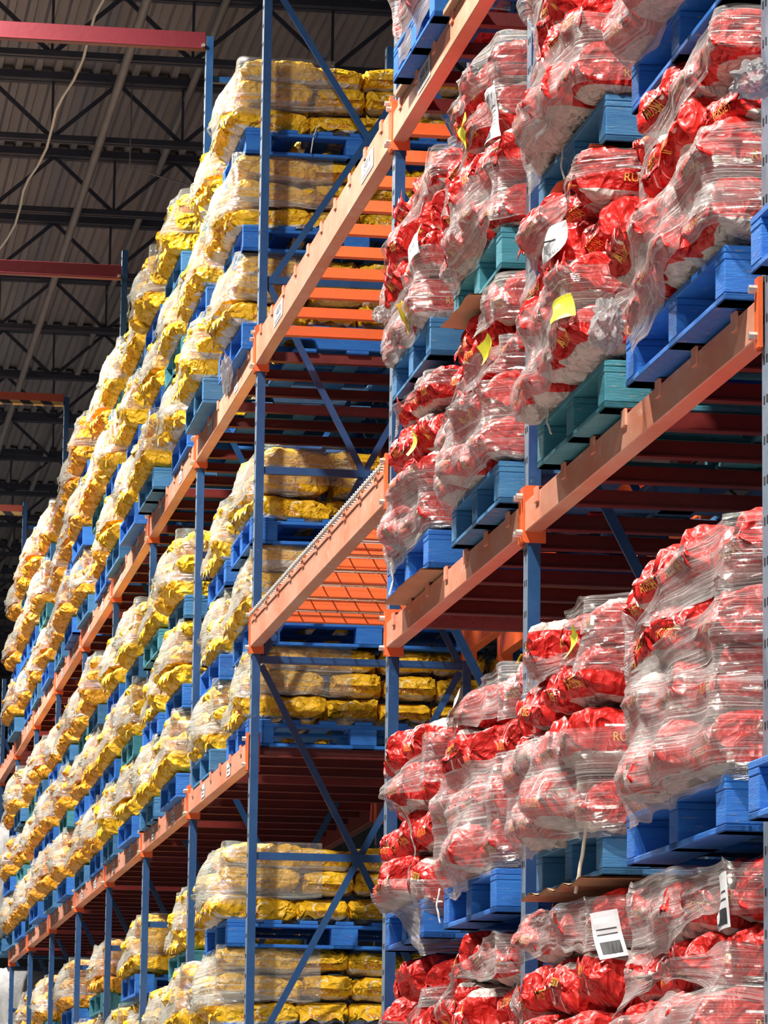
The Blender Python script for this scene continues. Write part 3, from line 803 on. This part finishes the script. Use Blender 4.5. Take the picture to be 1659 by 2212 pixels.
pal_style = {('N4', 'T2'): ('block', 'pal_blue'), ('F4', 'T2'): ('block', 'pal_teal'), ('N3', 'T2'): ('block', 'pal_dull'), ('F3', 'T2'): ('block', 'pal_blue'),
             ('F4', 'T3'): ('block', 'pal_dull'), ('N3', 'T3'): ('block', 'pal_teal'), ('F3', 'T3'): ('block', 'pal_dull'), ('N4', 'T3'): ('block', 'pal_blue'),
             ('N4', 'T1'): ('block', 'pal_blue'), ('F4', 'T1'): ('block', 'pal_dull'), ('N3', 'T1'): ('block', 'pal_blue'), ('F3', 'T1'): ('block', 'pal_blue')}
sd = 11
RED_SURF = {}
for T in ('T1', 'T2', 'T3', 'T0', 'T4'):
    for c in ('N4', 'F4', 'N3', 'F3'):
        if T == 'T4' and c != 'F3': continue
        sd += 1
        Yn, Yf = RB[c]; z0 = RT[T]; lh = RL[T]; zb = z0 + 0.142
        k_, m_ = pal_style.get((c, T), ('block', 'pal_blue'))
        nm = '%s tier, %s' % (tname[T], cname[c])
        pallet(k_, Yf - Yn, m_, (2.325, Yn, z0), '%s block pallet under the red bags, %s' % ({'pal_blue': 'bright blue', 'pal_teal': 'teal', 'pal_dull': 'worn dull blue'}[m_], nm), None, True)
        XB = 2.195 if c == 'F4' else 2.245
        acc = load_bags('red', RED, Yn - 0.02, Yf + 0.02, zb, 4, lh, 4, nm, X0=XB, end_bags=1 if c in ('N4', 'N3', 'F4') else 1, jit=1.5, seed=sd)
        if T == 'T4':
            pass
        H = lh * 4
        surf = film_surface(acc, Yn - 0.02, Yf + 0.02, XB, zb, zb + H, 0.75)
        RED_SURF[(c, T)] = (surf, Yf - Yn + 0.04, zb, H)
        fo = film_object(surf, ST[(c, T)], Yf - Yn + 0.04, zb, H, 'stretch_wrap', 'clear stretch wrap on red bags, %s' % nm, 'stretch wrap', 'film', seed=sd, nu=90, nv=34)
# slivers of the next load in front of the rightmost post
for T in ('T1', 'T2', 'T3'):
    z0 = RT[T]; lh = RL[T]; nm = '%s tier, cut by the right edge' % tname[T]
    pallet('block', 1.1, 'pal_blue', (2.325, 8.12, z0), 'blue block pallet under red bags, %s' % nm, None, True)
    load_bags('red', RED[:2], 8.10, 9.16, z0 + 0.142, 4, lh, 4, nm, only_far=True, jit=0.8, X0=2.30, seed=60 + int(T[1]))

# ------------------------------------------------------------------ yellow loads
TOPT = [5.905, 6.435, 6.965]; LOWT = [3.806, 4.338, 4.87]; BELT = [2.235, 2.768]
shelf_tiers = [('top shelf', TOPT), ('lower shelf', LOWT), ('under shelves', BELT)]
YST_A = [[(-.08, .66, .36), (.3, .66, .36), (.7, .64, .36), (1, .68, .34), (1.6, .68, .34)], [(-.05, .2, .12), (.5, .26, .14), (1, .4, .1), (1.2, .4, .1)]]
YST_B = [[(-.08, .60, .42), (.3, .58, .42), (.7, .60, .40), (1, .64, .38), (1.6, .66, .36)], [(0, .3, .1), (.4, .4, .03), (1, .3, .1), (1.2, .3, .1)]]
YST_C = [[(-.08, .75, .26), (.3, .70, .28), (.6, .72, .24), (1, .76, .26), (1.6, .74, .28)], [(-.05, .35, .12), (.5, .4, .14), (1, .42, .1), (1.3, .4, .1)]]
# low templates reused for the film of far loads
tmpl = []
for q in range(5):
    acc = []
    cnt = dict(COUNT); stuff_len = len(STUFF['yellow'])
    acc = load_bags('yellow', YEL, 0.04, 0.95, 0.0, 3, 0.130, 4, 'x', end_bags=3, X0=2.235, w0=0.275, h0=0.145, L0=0.41, jit=1.3, seed=900 + q, label_ok=False)
    del STUFF['yellow'][stuff_len:]
    surf = film_surface(acc, 0.04, 0.95, 2.235, 0, 0.39, 1.0, ns=80, nz=26, winm=0.34, vz=4)
    me = film_object(surf, (YST_A, YST_B, YST_C, YST_A, YST_B)[q], 0.91, 0, 0.39, 'stretch_wrap_film', '', '', 'film_y', nu=70, nv=22, seed=q, mesh_only=True)
    tmpl.append(me)
sd = 400
pcols = ['pal_blue', 'pal_blue', 'pal_dull', 'pal_teal', 'pal_blue', 'pal_dull']
for bi in range(7):
    Y0 = YP[bi]
    for li in (0, 1):
        Yn = Y0 + (0.17 if li == 0 else 1.68); Yf = Yn + 1.0
        if bi == 4 and False: pass
        for si, (sn, tiers) in enumerate(shelf_tiers):
            for ti, z0 in enumerate(tiers):
                sd += 1
                if sn.startswith('under'):
                    px, py = project(2.3, Yf, z0 + 0.55)
                    if py > 2230: continue
                    if ti == 1 and li == 1: continue
                    tw = 'lower' if ti == 0 else 'upper'
                else:
                    tw = ('bottom', 'middle', 'top')[ti]
                q = (sd * 7) % 5
                dx = {0: 0.14, 1: 0.06, 2: 0.03}.get(bi, 0) if sn == 'lower shelf' else (0.10 if sn == 'under shelves' and bi else 0.0)
                if bi or li: dx += random.Random(sd * 3 + 1).uniform(-0.035, 0.055)
                near_load = (bi == 0 and li == 0)
                nm = '%s tier, %s, %s load, %s bay' % (tw, sn, 'near' if li == 0 else 'far', ordn[bi])
                rr = random.Random(sd)
                lh = 0.130 + rr.uniform(-0.002, 0.003)
                pc = pcols[(sd * 5 + bi) % 6]
                if near_load: pc = 'pal_blue'
                kind = 'block' if (near_load and sn != 'top shelf') or rr.random() < 0.4 else 'notched'
                pallet(kind, 1.0, pc, (2.33 + dx * 0.6 + rr.uniform(-0.02, 0.02), Yn, z0), '%s pallet, %s' % ({'pal_blue': 'blue', 'pal_teal': 'teal', 'pal_dull': 'dull blue'}[pc], nm), None, bi < 2)
                # bag row: seeded like the template so that the film fits
                short = '%s tier, %s, %s load, %s bay' % (tw, sn, 'near' if li == 0 else 'far', ordn[bi])
                n0 = len(STUFF['yellow'])
                rem = LIMIT['yellow'] - COUNT['yellow']
                acc = load_bags('yellow', YEL if bi < 3 else AMB, Yn + 0.04, Yf - 0.05, z0 + 0.142, 3, 0.130, 4, short, end_bags=3 if bi == 0 and li == 0 else (1 if bi < 3 else 0),
                                X0=2.235 + dx, w0=0.275, h0=0.145, L0=0.41, jit=1.3, seed=900 + q, low=None if bi < 4 else None)
                ox = rr.uniform(-0.01, 0.01)
                tag(link('stretch_wrap', tmpl[q], loc=(dx, Yn, z0 + 0.142)), 'shiny stretch wrap round the yellow bags, %s' % nm, 'stretch wrap')
# back row bags seen through the gap
pallet('block', 1.14, 'pal_blue', (3.72, P1 + 0.16, LOWT[0]), 'blue pallet of the back row behind the first yellow stacks', None, True)
rr = random.Random(5)
for k in range(3):
    for e in range(4):
        place_bag('yellow', rr.choice(YEL), (3.87 + 0.28 * e, P1 + 0.40, LOWT[0] + 0.142 + 0.130 * (k + 0.5)), (0, 0, rr.uniform(-.05, .05)), (1.02, 1, 0.95), None, None, None)

# merge the bags beyond the limit into one object per colour
def merge_stuff(items, label, cat, mats_key):
    vs, fs, mi = [], [], []; o = 0; mats_ = []
    for mat_, (me, V, Fc) in items:
        far = mat_.translation.y > 30 and mats_key != 'red'
        if far:
            me2, V, Fc = YLO[int(mat_.translation.y * 97 + mat_.translation.z * 31) % 5]
        A = np.array(mat_); vs.append(V @ A[:3, :3].T + A[:3, 3])
        m_ = me.materials[0]
        if m_ not in mats_: mats_.append(m_)
        mi += [mats_.index(m_)] * len(Fc)
        fs += [tuple(i + o for i in f) for f in Fc]; o += len(V)
    me = bpy.data.meshes.new('bag_pile'); me.from_pydata(np.concatenate(vs).tolist(), [], fs)
    for m_ in mats_: me.materials.append(m_)
    me.polygons.foreach_set('material_index', mi); me.polygons.foreach_set('use_smooth', [True] * len(fs)); me.update()
    return tag(link(('red' if mats_key == 'red' else 'yellow') + '_paper_bags', me), label, cat, kind='stuff')
if STUFF['yellow']: merge_stuff(STUFF['yellow'], 'remaining yellow paper bags stacked in the farther bays of the rack', 'bags', 'yellow')
if STUFF['red']: merge_stuff(STUFF['red'], 'remaining red paper bags deep in the red loads', 'bags', 'red')
print('COUNTS', COUNT, {k: len(v) for k, v in STUFF.items()})

# ------------------------------------------------------------------ notes, labels, wads, strings
def sheet(name, posf, w_, h_, rot, m_, label, cat, texts=(), bars=(), curl=0.02, seed=0):
    """small sheet of paper; posf(u, v, lift) -> point; texts (str, size, u, v, mat)"""
    n = 9; V = []; Fc = []; c_, s_ = math.cos(rot), math.sin(rot)
    def mp(u, v, l):
        e = (v / h_) ** 2 * curl * 2 + 0.3 * curl * math.sin(u / w_ * 3 + seed)
        return posf(u * c_ - v * s_, u * s_ + v * c_, l + e)
    for k, l in ((0, 0.006), (1, 0.0072)):
        for j in range(n):
            for i in range(n):
                V.append(mp((i / (n - 1) - 0.5) * w_, (j / (n - 1) - 0.5) * h_, l))
    for k in (0, 1):
        for j in range(n - 1):
            for i in range(n - 1):
                q = k * n * n + j * n + i
                Fc.append((q, q + 1, q + n + 1, q + n))
    me = bpy.data.meshes.new(name); me.from_pydata(V, [], Fc); me.materials.append(M[m_]); me.update()
    t = tag(link(name, me), label, cat)
    for tx, sz, u, v, mm in texts:
        tm = text_mesh(tx, sz)
        for q in tm.vertices: q.co = Vector(mp(q.co.x + u, q.co.y + v, 0.0092))
        tm.materials.clear(); tm.materials.append(M[mm]); link('lettering', tm, t)
    if bars:
        a = MB()
        for (u0, u1, v0, v1) in bars:
            k = 5; vs = [mp(u0 + (u1 - u0) * i / k, v0, 0.0088) for i in range(k + 1)] + [mp(u0 + (u1 - u0) * i / k, v1, 0.0088) for i in range(k + 1)]
            a.add(vs, [(i, i + 1, k + 2 + i, k + 1 + i) for i in range(k)])
        link('printed_lines', a.mesh('printed_lines', M['ink']), t)
    return t
def on_load(c, T, Y, z):
    surf, W, zb, H = RED_SURF[(c, T)]
    if Y < 3: return lambda u, v, l: surf(W + Y + u, z + v, l + 0.012)
    Yf = RB[c][1] + 0.02
    s0 = max(0.12, min(Yf - Y - 0.11 + math.pi / 2 * 0.11, W + 0.25))
    return lambda u, v, l: surf(s0 + u, z + v, l + 0.012)
lines = [(-0.03, 0.03, -0.02 - 0.012 * i, -0.016 - 0.012 * i) for i in range(3)]
sheet('paper_label', on_load('F4', 'T2', 11.25, 4.33), 0.19, 0.15, 0.05, 'paper', 'white paper label printed BRKLZ0290 on the middle-tier red bags', 'label', [('BRKLZ0290', 0.032, 0, -0.02, 'ink')], [(-0.05, 0.05, 0.024, 0.029)], 0.01)
sheet('paper_label', on_load('N3', 'T3', 0.03, 5.13), 0.09, 0.20, 0.2, 'paper', 'tall white pallet label with printed lines high on the upper red load', 'label', [('0201', 0.035, 0, 0.07, 'ink')],
      [(-0.032, 0.032, 0.03 - 0.018 * i, 0.033 - 0.018 * i) for i in range(5)] + [(-0.032, 0.012, -0.09, -0.065)], 0.012)
sheet('paper_label', on_load('F3', 'T3', 14.1, 5.03), 0.11, 0.13, 0.25, 'paper', 'small white label slanting on the upper red load by the gap', 'label', [('RG-40', 0.025, 0, -0.02, 'ink')], [(-0.035, 0.035, 0.02, 0.024)], 0.01)
sheet('paper_label', on_load('F4', 'T0', 0.16, 2.29), 0.08, 0.135, 0.18, 'paper', 'white label with dark square on the lowest red load right of middle post', 'label', [], [(-0.028, 0.028, -0.055, -0.02), (-0.028, 0.028, 0.0, 0.003), (-0.028, 0.028, 0.015, 0.018)], 0.01)
sheet('paper_label', on_load('N4', 'T0', 0.06, 2.29), 0.08, 0.14, 0.12, 'paper', 'white label with dark square on the lowest red load beside rightmost post', 'label', [], [(-0.03, 0.03, -0.06, -0.02), (-0.03, 0.03, 0.0, 0.004), (-0.03, 0.03, 0.02, 0.024)], 0.01)
sheet('paper_label', on_load('N3', 'T1', 13.25, 3.19), 0.12, 0.12, 0.2, 'paper', 'white label printed PK near the top of the second-lowest red load', 'label', [('PK', 0.04, 0.01, -0.03, 'ink')], (), 0.01)
for (c, T, Y, z, rot, tx, lb) in (('N3', 'T3', 13.0, 5.16, 0.5, '', 'yellow note beside the tall white label on the upper red load'),
        ('F3', 'T2', 14.2, 4.30, -0.3, '', 'yellow note on the middle red load beside the empty gap, lower one'),
        ('F3', 'T3', 14.25, 4.78, -0.4, '29-12', 'yellow note handwritten 29-12 on the upper red load by the gap'),
        ('N3', 'T2', 12.8, 4.36, 0.3, '', 'yellow note near the top of the middle red load left of middle post'),
        ('F4', 'T2', 10.98, 4.09, 0.2, '', 'small yellow note on middle red load right of the middle post'),
        ('F4', 'T1', 11.1, 3.14, 0.2, '', 'small yellow note at the top of the second-lowest red load')):
    sheet('sticky_note', on_load(c, T, Y, z), 0.10, 0.11 if tx or 'beside' in lb else 0.07, rot, 'note', lb, 'note', [(tx, 0.032, 0, 0, 'ink')] if tx else (), (), 0.02)
# location labels on the beams
for (Y, z, w_, tx, where) in ((14.63, ZT + 0.062, 0.30, 'EA00180', 'top beam right of the second post'), (16.10, ZT + 0.075, 0.34, 'EA00190', 'top beam of the gap, near end'), (19.05, ZT + 0.075, 0.34, 'EA00200', 'top beam of the gap, far end')):
    sheet('location_label', lambda u, v, l, Y=Y, z=z: (XF - 0.0125 - l * 0.25, Y - u, z + v), w_, 0.085, 0, 'paper', 'white location label printed %s on the %s' % (tx, where), 'label', [(tx, 0.052, 0, 0.012, 'ink')], [(-w_ * 0.4 + 0.02 * i, -w_ * 0.4 + 0.02 * i + 0.009, -0.036, -0.018) for i in range(int(w_ * 40))], 0.0)
k = 0
for i in range(7):
    for sn, z, hb in (('lower', ZL, 0.112), ('top', ZT, 0.128)):
        for f_ in (0.28, 0.72):
            k += 1; yy = YP[i] + 2.8 * f_
            sheet('location_label', lambda u, v, l, Y=yy, z=z + hb / 2: (XF - 0.0125 - l * 0.25, Y - u, z + v), 0.17, 0.075, 0, 'paper',
                  'scuffed white label on the %s yellow shelf beam, %s bay, %s half' % (sn, ordn[i], 'near' if f_ < 0.5 else 'far'), 'label', (), [(-0.06, 0.06, 0.0, 0.006), (-0.06, 0.03, -0.02, -0.014)], 0.0)
def wad(loc, r, label, sc=(1, 1, 1)):
    bpy_me = bpy.data.meshes.new('film_wad'); import bmesh
    bm = bmesh.new(); bmesh.ops.create_icosphere(bm, subdivisions=4, radius=1)
    for v in bm.verts:
        p_ = v.co.normalized(); q = 0.75 + 0.35 * noise.noise(p_ * 2.2 + Vector(loc)) + 0.30 * abs(noise.noise(p_ * 6 + Vector(loc))) + 0.15 * noise.noise(p_ * 14)
        v.co = Vector((p_.x * sc[0], p_.y * sc[1], p_.z * sc[2])) * q * r
    bm.to_mesh(bpy_me); bm.free(); bpy_me.materials.append(M['film_wad'])
    bpy_me.uv_layers.new(name='UVMap')
    return tag(link('film_wad', bpy_me, loc=loc), label, 'plastic wad')
wad((2.25, 8.88, 4.20), 0.052, 'crumpled ball of clear film poking out at the rightmost post', (1.2, 1, 1))
wad((2.24, 10.52, 3.95), 0.055, 'bunched clear film between the two middle-tier red loads', (1, 1.2, 1.5))
wad((2.23, 14.62, 4.87), 0.04, 'small wad of white film at the corner of the upper red load')
wad((2.24, 20.0, 5.72), 0.045, 'wad of film hanging below the first yellow pallet on top', (0.8, 1, 2.6))
def string(pts, label, r=0.0035):
    a = MB(); P = [Vector(p) for p in pts]; Q = []
    for i in range(len(P) - 1):
        for t in range(6): Q.append(P[i].lerp(P[i + 1], t / 6) + Vector((0, noise.noise(P[i] * 9 + Vector((t, 0, 0))) * 0.01, 0)))
    a.tube(Q + [P[-1]], r, 5); return tag(link('loose_string', a.mesh('loose_string', M['string'], True)), label, 'string')
string([(2.72, 20.20, 7.13), (2.70, 20.19, 7.06), (2.69, 20.20, 6.98)], 'loose white string hanging over the topmost yellow pallet')
string([(2.30, 14.75, 3.93), (2.31, 14.76, 3.86), (2.29, 14.72, 3.80)], 'loose white string hanging beside the middle-tier pallet by the gap')
string([(2.31, 11.5, 4.72), (2.30, 11.48, 4.66), (2.31, 11.47, 4.60)], 'thin string dangling in the upper pallet opening right of middle post')
string([(2.31, 11.7, 3.95), (2.30, 11.68, 3.90), (2.31, 11.66, 3.86)], 'short string over the teal pallet right of middle post')
string([(2.30, 11.05, 2.62), (2.30, 11.12, 2.52), (2.29, 11.16, 2.42)], 'white string hanging from the second-lowest pallet right of middle post', 0.006)
string([(2.30, 13.55, 2.60), (2.29, 13.56, 2.54), (2.30, 13.54, 2.48)], 'short white string under the film left of middle post')
# loose bottom board and cardboard scraps
a = MB(); a.box(2.36, 2.50, 13.7, 15.2, 5.897, 5.915)
tag(link('loose_board', a.mesh('loose_board', M['raw_wood'])), 'brown weathered board lying along the top beam beside the second post', 'board')
def wavy(name, x0, x1, y0, y1, z, m_, label, cat, amp=0.02, seed=0.0):
    V = []; Fc = []; n = 20
    for k in (0, 0.004):
        for j in range(n + 1):
            for i in range(5):
                x = x0 + (x1 - x0) * i / 4; y = y0 + (y1 - y0) * j / n
                V.append((x, y, z + k + amp * noise.noise(Vector((x * 6, y * 5, seed))) - (0.03 if i == 0 else 0) * abs(noise.noise(Vector((y * 4, seed, 0))))))
    for b_ in (0, (n + 1) * 5):
        for j in range(n):
            for i in range(4): q = b_ + j * 5 + i; Fc.append((q, q + 1, q + 6, q + 5))
    me = bpy.data.meshes.new(name); me.from_pydata(V, [], Fc); me.materials.append(M[m_]); me.update()
    return tag(link(name, me), label, cat)
wavy('cardboard_sheet', 2.30, 3.3, 14.05, 14.98, 3.80, 'card', 'sagging dark cardboard under the middle-tier pallet beside the gap', 'cardboard', 0.01, 1)
wavy('cardboard_sheet', 2.29, 3.3, 11.0, 11.95, 4.602, 'card', 'brown cardboard sheet under the upper pallet right of middle post', 'cardboard', 0.01, 2)
wavy('cardboard_sheet', 2.27, 3.3, 10.98, 11.9, 2.452, 'card', 'tan cardboard on the lowest red load right of middle post', 'cardboard', 0.012, 3)
wavy('cardboard_sheet', 2.27, 3.3, 12.9, 13.5, 4.58, 'card', 'cardboard flap under the teal upper pallet', 'cardboard', 0.012, 4)
# pale wrapped load beyond the last yellow bay
for q, (z0, lb) in enumerate(((3.806, 'pale film-wrapped load on the lower shelf at the far left end'), (2.30, 'grey film-wrapped load under the shelf at the far left end'))):
    V, Fc = bag_verts(1.05, 1.25, 1.0, 70 + q, 60, 40, 2.5, 0.01)
    me = bpy.data.meshes.new('wrapped_load'); me.from_pydata(V, [], Fc); me.materials.append(M['greyfilm']); me.polygons.foreach_set('use_smooth', [True] * len(Fc)); me.update()
    tag(link('wrapped_load', me, loc=(2.72, 40.6, z0 + 0.142 + 0.63)), lb, 'wrapped load')
    pallet('block', 1.0, 'pal_dull', (2.33, 40.1, z0), 'dull blue pallet under the ' + lb.replace(' at the far left end', ''), None, False)
